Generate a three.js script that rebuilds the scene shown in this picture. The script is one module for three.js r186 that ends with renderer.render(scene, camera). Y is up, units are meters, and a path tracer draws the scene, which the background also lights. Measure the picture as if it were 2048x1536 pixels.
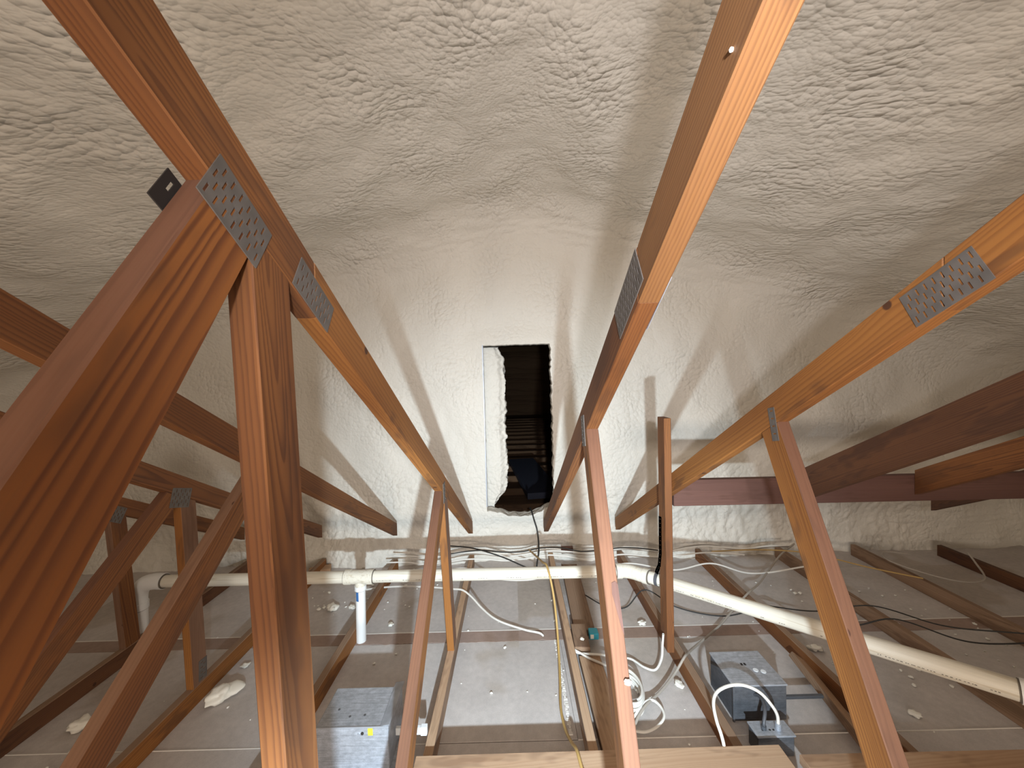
import * as THREE from 'three';
import { ImprovedNoise } from 'three/addons/math/ImprovedNoise.js';
import { mergeGeometries, mergeVertices } from 'three/addons/utils/BufferGeometryUtils.js';
import { RectAreaLightUniformsLib } from 'three/addons/lights/RectAreaLightUniformsLib.js';
import { RoundedBoxGeometry } from 'three/addons/geometries/RoundedBoxGeometry.js';

// ---------------------------------------------------------------- camera, renderer, lamps
// metres; y = 0 is the top of the ceiling board that makes the attic floor
const scene = new THREE.Scene();
scene.background = new THREE.Color(0x000000);
const camera = new THREE.PerspectiveCamera(89.92, 4 / 3, 0.02, 60);
camera.position.set(0, 1.59, 0);
camera.rotation.set(-0.0234, 0, -0.027);
const renderer = new THREE.WebGLRenderer({ antialias: true });
renderer.toneMapping = THREE.LinearToneMapping;
renderer.toneMappingExposure = 1.08;
renderer.shadowMap.enabled = true;

// unseen LED stand behind the camera lights the wall; added warm fill behind it
const HEADS = [
  { at: [0.10, 0.98, 0.30], lights: [[0xdcf1ff, 33, 0.72, 1.0, [0.1, 0.12, -3.2]]] },
  { at: [0.08, 1.70, 0.30], lights: [[0xf2f6ff, 9, 0.84, 1.0, [0.65, 1.85, -3.2]]] },
];
for (const h of HEADS) for (const [color, power, angle, penumbra, aim] of h.lights) {
  const s = new THREE.SpotLight(color, power, 0, angle, penumbra, 2);
  s.position.set(...h.at); s.target.position.set(...aim);
  s.castShadow = true; s.shadow.radius = 1.1; s.shadow.mapSize.set(2048, 2048); s.shadow.bias = -0.0005;
  scene.add(s, s.target);
}
RectAreaLightUniformsLib.init();
const ADDED_FILL = { w: 1.6, h: 0.4, at: [0.1, 0.55, 1.9], tilt: 0.55 };
const addedFill = new THREE.RectAreaLight(0xfff0e0, 34, ADDED_FILL.w, ADDED_FILL.h);
addedFill.position.set(...ADDED_FILL.at); addedFill.rotation.x = ADDED_FILL.tilt; scene.add(addedFill); // added fill, faces the foam wall, tipped up to brighten the ceiling

// ---------------------------------------------------------------- helpers
let seed = 12345;
const rnd = () => { seed = (seed * 1664525 + 1013904223) >>> 0; return seed / 4294967296; };
const rr = (a, b) => a + (b - a) * rnd();
const noise = new ImprovedNoise();
const N = (x, y, z) => noise.noise(x + 37.1, y + 11.7, z + 5.3);
const taken = {};
function numbered(name) { const k = taken[name] = (taken[name] ?? -1) + 1; return k ? name + '_' + String(k).padStart(3, '0') : name; }
function tag(o, label, category, group) { o.userData.label = label; o.userData.category = category; if (group) o.userData.group = group; return o; }
function thing(name, label, category, group) { const g = new THREE.Group(); g.name = numbered(name); scene.add(g); return tag(g, label, category, group); }
function shadow(m) { m.castShadow = true; m.receiveShadow = true; return m; }
function part(name, geo, mat, parent) { const m = shadow(new THREE.Mesh(geo, mat)); m.name = name; parent.add(m); return m; }
function single(name, geo, mat, label, category, group) { const m = part(numbered(name), geo, mat, scene); return tag(m, label, category, group); }
function struct(name, geo, mat) { const m = part(name, geo, mat, scene); m.userData.kind = 'structure'; return m; }
function structGroup(name) { const g = new THREE.Group(); g.name = name; g.userData.kind = 'structure'; scene.add(g); return g; }
const V = (x, y, z) => new THREE.Vector3(x, y, z);
function boxAt(x0, x1, y0, y1, z0, z1, r = 0.003) {
  const g = new RoundedBoxGeometry(x1 - x0, y1 - y0, z1 - z0, 2, Math.min(r, (x1 - x0) / 2.1, (y1 - y0) / 2.1, (z1 - z0) / 2.1));
  return g.translate((x0 + x1) / 2, (y0 + y1) / 2, (z0 + z1) / 2);
}
function tube(points, radius, seg = 0) {
  const c = new THREE.CatmullRomCurve3(points.map(p => V(...p)), false, 'centripetal');
  return new THREE.TubeGeometry(c, seg || points.length * 10, radius, 8, false);
}
function rod(a, b, r, seg = 28) {
  const A = V(...a), B = V(...b), d = B.clone().sub(A), L = d.length();
  const g = new THREE.CylinderGeometry(r, r, L, seg, 1);
  g.applyQuaternion(new THREE.Quaternion().setFromUnitVectors(V(0, 1, 0), d.normalize()));
  return g.translate((A.x + B.x) / 2, (A.y + B.y) / 2, (A.z + B.z) / 2);
}

// ---------------------------------------------------------------- textures
function dataTex(w, h, fill, srgb, wrap = THREE.RepeatWrapping) {
  const a = new Uint8Array(w * h * 4); fill(a, w, h);
  const t = new THREE.DataTexture(a, w, h, THREE.RGBAFormat);
  t.wrapS = t.wrapT = wrap; t.magFilter = THREE.LinearFilter; t.minFilter = THREE.LinearMipmapLinearFilter; t.generateMipmaps = true;
  if (srgb) t.colorSpace = THREE.SRGBColorSpace;
  t.needsUpdate = true; return t;
}
const sm = (a, b, x) => { const t = Math.min(1, Math.max(0, (x - a) / (b - a))); return t * t * (3 - 2 * t); };
// sawn softwood, 4 m along by 0.3 m across: flat-sawn growth rings, fibres, a few knots, stains
function woodTex(light, dark, { s = 0, ring = 0.0075, tilt = 0.02, contrast = 1, knots = 3, stain = 0.25, stainCol = [60, 36, 24] } = {}) {
  const ks = [];
  for (let i = 0; i < knots; i++) ks.push([rr(0.2, 3.8), rr(0.02, 0.28), rr(0.006, 0.013)]);
  return dataTex(2048, 256, (a, w, h) => {
    for (let j = 0; j < h; j++) for (let i = 0; i < w; i++) {
      const u = i / w * 4, v = j / h * 0.3;
      let bend = 0, kd = 0;
      for (const [ku, kv, kr] of ks) {
        const du = (u - ku) / 2.2, dv = v - kv, d = Math.sqrt(du * du + dv * dv);
        bend += Math.sign(dv) * 0.012 * Math.exp(-d * d / (kr * kr * 9));
        kd = Math.max(kd, 1 - sm(kr * 0.75, kr * 1.1, Math.hypot(u - ku, dv)));
      }
      const vv = v + bend, pith = 0.14 + 0.05 * N(u * 0.5, s, 1.5);
      const depth = 0.022 + tilt * Math.sin(u * 1.7 + s) + 0.02 * N(u * 1.1, s * 3.1, 4.2) + 0.004 * N(u * 5, v * 30, s);
      const r = Math.hypot(vv - pith, depth) + 0.0012 * N(u * 14, v * 60, s + 9);
      const t = (r / ring + 1.6 * N(u * 0.7, r * 34, s + 50)) % 1, late = sm(0.35, 0.9, t) * (1 - sm(0.93, 1, t));
      const fib = N(u * 40, v * 900, s) * 0.5 + N(u * 9, v * 300, s + 3) * 0.5;
      let k = 0.28 + late * 0.62 * contrast * (0.6 + 0.8 * Math.abs(N(u * 1.7, v * 9, s + 40))) + fib * 0.24 + 0.55 * N(u * 1.6, v * 9, s + 6);
      k = Math.min(1, Math.max(0, k));
      const st = stain * sm(0.12, 0.5, N(u * 3.1, v * 14, s + 20) + 0.4 * N(u * 17, v * 60, s + 22));
      const o = (j * w + i) * 4;
      for (let c = 0; c < 3; c++) {
        let x = light[c] + (dark[c] - light[c]) * k;
        x += (stainCol[c] - x) * st; x += ([58, 30, 16][c] - x) * kd * 0.8;
        a[o + c] = Math.max(0, Math.min(255, x + fib * 9));
      }
      a[o + 3] = 255;
    }
  }, true);
}
function woodMat(light, dark, opt, rough = 0.72) {
  const t = woodTex(light, dark, opt); t.repeat.set(1 / 4, 1 / 0.3);
  return new THREE.MeshStandardMaterial({ map: t, roughness: rough, bumpMap: t, bumpScale: 0.0006 });
}
const M = {};
M.pine = woodMat([158, 104, 48], [110, 64, 24], { s: 1.3, ring: 0.009, contrast: 0.8, stain: 0.35, knots: 5 });
M.pineWide = woodMat([156, 96, 40], [98, 52, 18], { s: 2.9, ring: 0.016, tilt: 0.05, contrast: 1.1, stain: 0.25, knots: 6 });
M.pineRed = woodMat([136, 86, 42], [92, 52, 22], { s: 5.1, ring: 0.009, tilt: 0.03, stain: 0.25 });
M.pineBrown = woodMat([148, 104, 60], [108, 70, 37], { s: 14.2, ring: 0.006, tilt: 0.005, stain: 0.35, knots: 3 });
M.pineDark = woodMat([108, 70, 42], [74, 44, 26], { s: 9.4, ring: 0.007, stain: 0.45 });
M.dusty = woodMat([134, 99, 76], [110, 78, 58], { s: 20.2, ring: 0.012, contrast: 0.5, stain: 0.15 }, 0.85);
M.dustyRed = woodMat([114, 76, 54], [90, 57, 39], { s: 22.8, ring: 0.012, contrast: 0.6, stain: 0.2 }, 0.85);
M.purple = woodMat([104, 72, 62], [82, 54, 46], { s: 25.9, ring: 0.014, contrast: 0.4, stain: 0.2 }, 0.85);
M.joist = woodMat([158, 130, 106], [124, 96, 74], { s: 31.4, ring: 0.006, stain: 0.25 }, 0.85);
M.plank = woodMat([196, 164, 134], [166, 130, 100], { s: 37.7, ring: 0.009, contrast: 0.6, stain: 0.2 }, 0.85);
M.oldWood = woodMat([132, 100, 72], [98, 70, 46], { s: 43.7, ring: 0.009, contrast: 0.6, stain: 0.3 }, 0.9);

// sprayed foam relief: packed rounded lumps in three sizes with creases between them, 2 m tile
const foamTex = (() => {
  const S = 1024, H = new Float32Array(S * S), TAU = 6.28318;
  const cells = (n, amp, mask, warp) => {
    const px = new Float32Array(n * n), py = new Float32Array(n * n), ph = new Float32Array(n * n);
    for (let k = 0; k < n * n; k++) { px[k] = rr(0.08, 0.92); py[k] = rr(0.08, 0.92); ph[k] = rr(0.8, 1.12); }
    for (let j = 0; j < S; j++) for (let i = 0; i < S; i++) {
      const u = i / S, v = j / S, m = mask ? Math.min(1.3, Math.max(0, mask(u, v))) : 1;
      if (m <= 0.01) continue;
      const x = (u + warp * (Math.sin(TAU * (3 * v + 0.2)) + 0.6 * Math.sin(TAU * (7 * u + 5 * v)))) * n, y = (v + warp * (Math.sin(TAU * (4 * u + 0.6)) + 0.6 * Math.cos(TAU * (6 * v - 5 * u)))) * n;
      const ci = Math.floor(x), cj = Math.floor(y); let best = 0;
      for (let b = -1; b <= 1; b++) for (let a = -1; a <= 1; a++) {
        const k = (((cj + b) % n + n) % n) * n + ((ci + a) % n + n) % n, dx = ci + a + px[k] - x, dy = cj + b + py[k] - y;
        const h = ph[k] - 0.75 * (dx * dx + dy * dy); if (h > best) best = h;
      }
      H[j * S + i] += amp * m * best;
    }
  };
  const mask = (f, o, lo) => (u, v) => lo + 0.75 * Math.sin(TAU * (f * u + o) + 1.7 * Math.sin(TAU * (v + o))) * Math.cos(TAU * (f * v + o * 2.3) + 1.3 * Math.sin(TAU * (2 * u + o)));
  cells(26, 0.3, mask(1, 0.13, 0.7), 0.012);
  cells(64, 0.5, mask(2, 0.57, 0.72), 0.008);
  cells(120, 0.16, null, 0.004);
  let mx = 0, mn = 9; for (let k = 0; k < S * S; k++) { mx = Math.max(mx, H[k]); mn = Math.min(mn, H[k]); }
  return dataTex(S, S, a => { for (let k = 0; k < S * S; k++) { const v = (H[k] - mn) / (mx - mn) * 255; a[k * 4] = a[k * 4 + 1] = a[k * 4 + 2] = v; a[k * 4 + 3] = 255; } }, false);
})();
foamTex.repeat.set(1 / 2, 1 / 2);
const foamMat = (hex, bump, rough = 0.62) => new THREE.MeshStandardMaterial({ color: hex, roughness: rough, bumpMap: foamTex, bumpScale: bump });
M.foamRoof = foamMat(0xddd6ca, 0.036);
M.foamWall = foamMat(0xddd6ca, 0.02);
M.foamBit = foamMat(0xf0ebdf, 0.004, 0.8);

// paper-faced board: grey-brown with mottling and scuffs
const paperTex = dataTex(1024, 1024, (a, w, h) => {
  for (let j = 0; j < h; j++) for (let i = 0; i < w; i++) {
    const u = i / w * 3, v = j / h * 3, o = (j * w + i) * 4;
    let k = 1 + 0.05 * N(u * 1.3, v * 1.3, 3) + 0.05 * N(u * 6, v * 6, 8) + 0.04 * N(u * 40, v * 40, 12) + 0.05 * (rnd() - 0.5);
    const st = sm(0.25, 0.45, N(u * 1.9, v * 1.4, 31) + 0.25 * N(u * 9, v * 9, 33));
    a[o] = Math.min(255, 194 * k - 14 * st); a[o + 1] = Math.min(255, 186 * k - 17 * st); a[o + 2] = Math.min(255, 181 * k - 22 * st); a[o + 3] = 255;
  }
}, true);
paperTex.repeat.set(1 / 3, 1 / 3);
M.paper = new THREE.MeshStandardMaterial({ map: paperTex, roughness: 0.9 });
M.paperBrown = new THREE.MeshStandardMaterial({ map: paperTex, color: 0xd2bdb2, roughness: 0.92 });
M.gypsum = new THREE.MeshStandardMaterial({ color: 0xe6e0d8, roughness: 0.95 });
const galvTex = dataTex(512, 512, (a, w, h) => {
  for (let j = 0; j < h; j++) for (let i = 0; i < w; i++) {
    const u = i / w, v = j / h, o = (j * w + i) * 4;
    const k = 1 + 0.1 * N(u * 14, v * 14, 2) + 0.07 * N(u * 50, v * 50, 5) + 0.1 * N(u * 3, v * 40, 7);
    a[o] = 178 * k; a[o + 1] = 182 * k; a[o + 2] = 190 * k; a[o + 3] = 255;
  }
}, true);
M.galv = new THREE.MeshStandardMaterial({ map: galvTex, metalness: 0.45, roughness: 0.45 });
M.galvDark = new THREE.MeshStandardMaterial({ map: galvTex, color: 0x8b8a8a, metalness: 0.35, roughness: 0.55 });
M.plateSteel = new THREE.MeshStandardMaterial({ map: galvTex, color: 0x94887b, metalness: 0.2, roughness: 0.6 });
M.steelDark = new THREE.MeshStandardMaterial({ color: 0x6a6b6e, metalness: 0.5, roughness: 0.5 });
M.dark = new THREE.MeshStandardMaterial({ color: 0x2a2522, roughness: 0.8 });
M.blackPlastic = new THREE.MeshStandardMaterial({ color: 0x161616, roughness: 0.6 });
M.cableWhite = new THREE.MeshStandardMaterial({ color: 0xe2ddd4, roughness: 0.5 });
M.cableGrey = new THREE.MeshStandardMaterial({ color: 0xa59b90, roughness: 0.6 });
M.cableBlack = new THREE.MeshStandardMaterial({ color: 0x2c2a28, roughness: 0.6 });
M.cableTan = new THREE.MeshStandardMaterial({ color: 0xb8965a, roughness: 0.6 });
M.whiteMetal = new THREE.MeshStandardMaterial({ color: 0xe8ebee, roughness: 0.4 });
M.teal = new THREE.MeshStandardMaterial({ color: 0x2f9fb8, roughness: 0.5 });
M.yellow = new THREE.MeshStandardMaterial({ color: 0xd6cf3a, roughness: 0.6 });
M.blueInk = new THREE.MeshStandardMaterial({ color: 0x3d6ea8, roughness: 0.6 });

// ---------------------------------------------------------------- sprayed foam shell
const ridgeY = x => 3.10 - 0.35 * Math.sqrt((x - 0.1) * (x - 0.1) + 0.09);
const WALL_Z = -3.27, FILLET = 0.4, HOLE = { x0: -0.242, x1: 0.335, y0: 0.43, y1: 1.847 };
{
  const xs = [];
  for (let x = -4.4; x < -3.4; x += 0.05) xs.push(x);
  for (let x = -3.4; x < 3.4; x += 0.0145) xs.push(x);
  for (let x = 3.4; x < 4.41; x += 0.05) xs.push(x);
  const snap = (arr, v) => { let b = 0; arr.forEach((q, i) => { if (Math.abs(q - v) < Math.abs(arr[b] - v)) b = i; }); arr[b] = v; return b; };
  const i0 = snap(xs, HOLE.x0), i1 = snap(xs, HOLE.x1);
  const ys = []; for (let y = -0.03; y < 1.9; y += 0.0145) ys.push(y);
  const j0 = snap(ys, HOLE.y0), j1 = snap(ys, HOLE.y1);
  const nUp = 50, nArc = 44, zs = [];
  for (let z = WALL_Z + FILLET; z < -0.35; z += 0.0145) zs.push(z);
  for (let z = -0.35; z < 2.6; z += 0.06) zs.push(z);
  zs.push(2.62);
  const rows = ys.length + nUp + nArc + zs.length, cols = xs.length;
  const P = new Float32Array(rows * cols * 3), UV = new Float32Array(rows * cols * 2), wallRows = ys.length + nUp + (nArc >> 1);
  const lump = (x, y, z, f) => Math.abs(N(x * f, y * f, z * f)) * 2.4 - 0.6;
  for (let i = 0; i < cols; i++) {
    const x = xs[i], yr = ridgeY(x), yt = yr - FILLET, k = Math.min(1, (yt - 0.05) / 1.9);
    let s = 0, py = 0, pz = WALL_Z;
    for (let j = 0; j < rows; j++) {
      let y, z, ny, nz;
      if (j < ys.length) { y = ys[j] * k; z = WALL_Z; ny = 0; nz = 1; }
      else if (j < ys.length + nUp) { const a = ys[ys.length - 1] * k, t = (j - ys.length + 1) / nUp; y = a + (yt - a) * t; z = WALL_Z; ny = 0; nz = 1; }
      else if (j < ys.length + nUp + nArc) { const t = (j - ys.length - nUp + 1) / (nArc + 1) * Math.PI / 2; y = yt + FILLET * Math.sin(t); z = WALL_Z + FILLET * (1 - Math.cos(t)); ny = -Math.sin(t); nz = Math.cos(t); }
      else { y = yr; z = zs[j - ys.length - nUp - nArc]; ny = -1; nz = 0; }
      if (j) s += Math.hypot(y - py, z - pz); py = y; pz = z;
      const roof = sm(0.2, 0.9, -ny), low = 1 - sm(0.3, 1.0, y);
      let d = 0.045 * N(x * 1.1, y * 1.1, z * 1.1) + 0.022 * N(x * 2.7, y * 2.7, z * 2.7);
      d += (0.009 + 0.004 * roof) * N(x * 6, y * 6 * (0.6 + 0.4 * roof), z * 6 + 3);
      d += (0.004 + 0.001 * roof + 0.012 * low) * lump(x, y * (0.55 + 0.45 * roof), z, 9 + 3 * low) * (0.5 + Math.max(0, N(x * 0.9, y * 0.9 + 7, z * 0.9)));
      d += 0.003 * roof * lump(x + 3, y, z, 19) * sm(-0.25, 0.35, N(x * 1.2 + 4, y, z * 1.2));
      d += 0.006 * low * lump(x + 3, y, z, 20);
      // drawn-in creases where two passes of the spray meet
      const q = (j * cols + i);
      const ey = y < 0.25 ? 0.05 * (1 - sm(0.0, 0.25, y)) * (0.6 + N(x * 3, 1, 2)) : 0;
      // flatter next to the cut opening
      const hx = Math.max(HOLE.x0 - x, x - HOLE.x1, 0), hy = Math.max(HOLE.y0 - y, y - HOLE.y1, 0), near = nz > 0.9 ? sm(0, 0.22, Math.hypot(hx, hy)) : 1;
      d = d * near + 0.01 * (1 - near);
      P[q * 3] = x; P[q * 3 + 1] = y + ny * d; P[q * 3 + 2] = z + nz * (d + ey);
      UV[q * 2] = x; UV[q * 2 + 1] = s;
    }
  }
  // rough saw cut round the opening
  const at = (i, j) => (j * cols + i) * 3;
  for (let j = j0; j <= j1; j++) {
    const y = ys[j], rag = 0.012 * N(y * 22, 3, 1) + 0.008 * N(y * 60, 5, 1);
    for (let d = 0; d < 4; d++) { P[at(i1 + d, j)] += (rag) * (1 - d / 4); P[at(i0 - d, j)] += 0.003 * N(y * 40, 9, 2); }
  }
  for (let i = i0; i <= i1; i++) {
    const x = xs[i], t = (x - HOLE.x0) / (HOLE.x1 - HOLE.x0), rag = -0.05 * Math.sin(Math.PI * t) * Math.sin(Math.PI * t) + 0.012 * N(x * 25, 2, 4) + 0.04 * sm(0.75, 1, t);
    for (let d = 0; d < 8; d++) P[at(i, j0 - d) + 1] += rag * (1 - d / 8);
    for (let d = 0; d < 4; d++) P[at(i, j1 + d) + 1] += 0.004 * N(x * 40, 7, 4) * (1 - d / 4);
  }
  const idxAll = []; const inHole = (i, j) => i >= i0 && i < i1 && j >= j0 && j < j1;
  const build = (r0, r1) => { const ix = []; for (let j = r0; j < r1; j++) for (let i = 0; i < cols - 1; i++) if (!inHole(i, j)) { const a = j * cols + i, b = a + 1, c = a + cols, d = c + 1; ix.push(a, b, d, a, d, c); } return ix; };
  const full = new THREE.BufferGeometry();
  full.setAttribute('position', new THREE.BufferAttribute(P, 3)); full.setAttribute('uv', new THREE.BufferAttribute(UV, 2));
  full.setIndex(build(0, rows - 1)); full.computeVertexNormals();
  const slice = (r0, r1) => {
    const g = new THREE.BufferGeometry();
    for (const n of ['position', 'normal', 'uv']) { const A = full.getAttribute(n), w = A.itemSize; g.setAttribute(n, new THREE.BufferAttribute(A.array.slice(r0 * cols * w, (r1 + 1) * cols * w), w)); }
    g.setIndex(build(r0, r1).map(v => v - r0 * cols)); return g;
  };
  const wall = struct('wall_front', slice(0, wallRows), M.foamWall);
  wall.userData.label = 'cream sprayed foam wall with a tall narrow cut opening';
  const roof = struct('ceiling', slice(wallRows, rows - 1), M.foamRoof);
  roof.userData.label = 'cream sprayed foam on the underside of the roof';
  // thickness of the wall inside the opening
  const loop = [];
  for (let i = i0; i <= i1; i++) loop.push([i, j0]); for (let j = j0 + 1; j <= j1; j++) loop.push([i1, j]);
  for (let i = i1 - 1; i >= i0; i--) loop.push([i, j1]); for (let j = j1 - 1; j >= j0; j--) loop.push([i0, j]);
  const rp = [], ru = [], ri = [], D = 6;
  loop.forEach(([i, j], n) => {
    const a = at(i, j);
    for (let d = 0; d <= D; d++) { const t = d / D, w = 0.008 * N(P[a] * 18, P[a + 1] * 18, d * 0.7) * Math.sin(Math.PI * Math.min(1, t * 1.2)); rp.push(P[a] + w, P[a + 1] + w, P[a + 2] - 0.11 * t); ru.push(n * 0.0145, t * 0.11); }
  });
  loop.forEach((_, n) => { const m = (n + 1) % loop.length; for (let d = 0; d < D; d++) { const a = n * (D + 1) + d, b = m * (D + 1) + d; ri.push(a, a + 1, b + 1, a, b + 1, b); } });
  const rg = new THREE.BufferGeometry(); rg.setAttribute('position', new THREE.Float32BufferAttribute(rp, 3)); rg.setAttribute('uv', new THREE.Float32BufferAttribute(ru, 2)); rg.setIndex(ri); rg.computeVertexNormals();
  const rev = part('opening_edge', rg, M.foamWall, wall); rev.userData.label = 'cut foam edge of the opening';
  // thick foam slab left standing inside the opening, with the metal edge strip
  let sg = new THREE.BoxGeometry(0.19, 1.5, 0.11, 16, 120, 9); sg.deleteAttribute('normal'); sg.deleteAttribute('uv'); sg = mergeVertices(sg);
  const sp = sg.getAttribute('position'), su = [];
  for (let k = 0; k < sp.count; k++) {
    let x = sp.getX(k) - 0.165, y = sp.getY(k) + 1.09, z = sp.getZ(k) - 3.455;
    const right = sm(-0.2, -0.07, x), edge = 0.022 * N(y * 9, 4, z * 9) + 0.014 * N(y * 28, 8, z * 20) + 0.008 * N(y * 60, 3, z * 50);
    const top = 0.05 * sm(1.72, 1.84, y), bot = 0.13 * (1 - sm(0.38, 0.62, y));
    x += right * (edge - top - bot); z += 0.014 * right * N(x * 30, y * 30, z * 30) - 0.03 * sm(0.6, 1, right);
    z += 0.006 * N(x * 14, y * 14, 2);
    sp.setXYZ(k, x, y, z); su.push(x, y);
  }
  sg.setAttribute('uv', new THREE.Float32BufferAttribute(su, 2)); sg.computeVertexNormals();
  const slab = part('foam_slab', sg, M.foamWall, wall); slab.userData.label = 'thick white foam lip with ragged edge inside the opening';
  const strip = part('edge_strip', boxAt(-0.246, -0.238, 0.47, 1.85, -3.30, -3.255, 0.001), M.galv, wall); strip.userData.label = 'thin metal strip along the opening';
}
// the other sides of the attic, behind and beside the camera
struct('wall_left', boxAt(-4.5, -4.36, -0.05, 1.75, -3.4, 2.75, 0.01), M.foamWall);
struct('wall_right', boxAt(4.36, 4.5, -0.05, 1.75, -3.4, 2.75, 0.01), M.foamWall);
struct('wall_back', boxAt(-4.5, 4.5, -0.05, 3.3, 2.58, 2.72, 0.01), M.foamWall);

// ---------------------------------------------------------------- floor: back of the ceiling board, in sheets
{
  const floor = structGroup('floor');
  floor.userData.label = 'grey-brown paper back of the ceiling board between the joists';
  const metricUV = g => { const p = g.getAttribute('position'), u = g.getAttribute('uv'); for (let k = 0; k < p.count; k++) u.setXY(k, p.getX(k), p.getZ(k)); return g; };
  const sheet = (x0, x1, z0, z1, y = 0) => part('ceiling_board', metricUV(boxAt(x0, x1, -0.013 + y, y, z0, z1, 0.002)), M.paper, floor);
  part('board_backing', boxAt(-4.45, 4.45, -0.06, -0.0135, -3.5, 2.65, 0.002), M.gypsum, floor).userData.label = 'white board seen in the gaps';
  sheet(-4.4, -1.02, -3.45, -2.3655); sheet(-1.019, 1.51, -3.45, -2.3655); sheet(1.511, 4.4, -3.45, -2.3655);
  sheet(-4.4, -0.372, -2.262, -1.634); sheet(-0.371, 0.245, -2.262, -1.634, 0.0005); sheet(0.246, 4.4, -2.262, -1.634);
  sheet(-4.4, -0.372, -1.631, 0.2); sheet(-0.371, 4.4, -1.631, 0.2); sheet(-4.4, 4.4, 0.201, 2.6);
  for (const [x0, x1, z, w] of [[-4.4, -1.02, -2.3655, 0.009], [-1.019, 1.51, -2.3655, 0.009], [1.511, 4.4, -2.3655, 0.009], [-4.4, -0.372, -1.634, 0.004], [0.246, 4.4, -1.634, 0.004]]) part('board_edge', boxAt(x0, x1, -0.006, 0.002, z, z + w, 0.001), M.gypsum, floor);
  // brown strip with a torn edge along the joint
  const sh = new THREE.Shape(); sh.moveTo(-4.4, -2.3562); sh.lineTo(4.4, -2.3562);
  for (let x = 4.4; x > -4.4; x -= 0.012) sh.lineTo(x, -2.262 + (x < 0.25 && x > -1.0 ? 0.008 * N(x * 12, 1, 1) + 0.007 * N(x * 45, 2, 2) : 0.001));
  sh.lineTo(-4.4, -2.262); sh.closePath();
  const tg = new THREE.ExtrudeGeometry(sh, { depth: 0.0125, bevelEnabled: false }); tg.rotateX(Math.PI / 2); // shape y -> z
  tg.translate(0, 0.0015, 0);
  const tp = part('joint_strip', tg, M.paperBrown, floor); tp.userData.label = 'brown paper strip with torn edge along the joint';
  // white broken board edge beside the middle joist
  const br = [];
  for (let k = 0; k < 34; k++) { const z = -2.26 + k * 0.018; br.push(boxAt(0.214 - rr(0, 0.006), 0.226 + rr(-0.004, 0.004), -0.002, 0.003 + rr(0, 0.003), z, z + rr(0.012, 0.019), 0.001)); }
  part('broken_edge', mergeGeometries(br), M.gypsum, floor).userData.label = 'white broken board edge beside the joist';
}

// ---------------------------------------------------------------- lumber
// a board in the plane of a truss: start and end of its axis as [z, y], clipped by lines, extruded along x
function clip(poly, px, py, nx, ny) { // keep the side where n.(p - P) <= 0
  const out = [];
  for (let i = 0; i < poly.length; i++) {
    const a = poly[i], b = poly[(i + 1) % poly.length], da = (a[0] - px) * nx + (a[1] - py) * ny, db = (b[0] - px) * nx + (b[1] - py) * ny;
    if (da <= 0) out.push(a);
    if ((da < 0 && db > 0) || (da > 0 && db < 0)) { const t = da / (da - db); out.push([a[0] + (b[0] - a[0]) * t, a[1] + (b[1] - a[1]) * t]); }
  }
  return out;
}
function bevelBoard(pts, thick, bev = 0.0022) { // polygon in local u (along), v (across); centred on local z
  const s = new THREE.Shape(pts.map(p => new THREE.Vector2(p[0], p[1])));
  const g = new THREE.ExtrudeGeometry(s, { depth: thick - 2 * bev, bevelEnabled: true, bevelThickness: bev, bevelSize: bev, bevelOffset: -bev, bevelSegments: 1, steps: 1 });
  g.translate(0, 0, -(thick / 2 - bev));
  const p = g.getAttribute('position'), n = g.getAttribute('normal'), uv = g.getAttribute('uv'), ou = rr(0, 0.6), ov = rr(0, 0.1);
  let u0 = 1e9, v0 = 1e9; for (let k = 0; k < p.count; k++) { u0 = Math.min(u0, p.getX(k)); v0 = Math.min(v0, p.getY(k)); }
  for (let k = 0; k < p.count; k++) {
    const side = Math.abs(n.getZ(k)) < 0.5, end = side && Math.abs(n.getX(k)) > 0.8;
    uv.setXY(k, ou + (end ? p.getY(k) - v0 : p.getX(k) - u0), ov + (side ? 0.14 + p.getZ(k) : p.getY(k) - v0));
  }
  return g;
}
function planeBoard(x, a, b, depth, cuts, thick = 0.038) {
  const L = Math.hypot(b[0] - a[0], b[1] - a[1]), ez = (b[0] - a[0]) / L, ey = (b[1] - a[1]) / L;
  // world dir = (0, ey, ez); local y = worldX x dir = (0, -ez, ey)
  let poly = [[-0.6, -depth / 2], [L + 0.6, -depth / 2], [L + 0.6, depth / 2], [-0.6, depth / 2]];
  const toL = (z, y) => { const dz = z - a[0], dy = y - a[1]; return [dy * ey + dz * ez, -dy * ez + dz * ey]; };
  const dirL = (z, y) => [y * ey + z * ez, -y * ez + z * ey];
  let n = 0;
  for (const [z, y, nz, ny] of cuts) { const p = toL(z, y), d = dirL(nz, ny); poly = clip(poly, p[0], p[1], d[0], d[1]); n++; }
  const g = bevelBoard(poly, thick);
  const m = new THREE.Matrix4().makeBasis(V(0, ey, ez), V(0, -ez, ey), V(1, 0, 0)).setPosition(x, a[1], a[0]);
  return g.applyMatrix4(m);
}
function plank(a, b, up, width, thick) { // board from a to b (axis), wide face normal = up
  const A = V(...a), B = V(...b), d = B.clone().sub(A), L = d.length(); d.normalize();
  const nz = V(...up).normalize(), ny = nz.clone().cross(d).normalize(), nz2 = d.clone().cross(ny);
  const g = bevelBoard([[0, -width / 2], [L, -width / 2], [L, width / 2], [0, width / 2]], thick);
  return g.applyMatrix4(new THREE.Matrix4().makeBasis(d, ny, nz2).setPosition(A));
}

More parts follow.
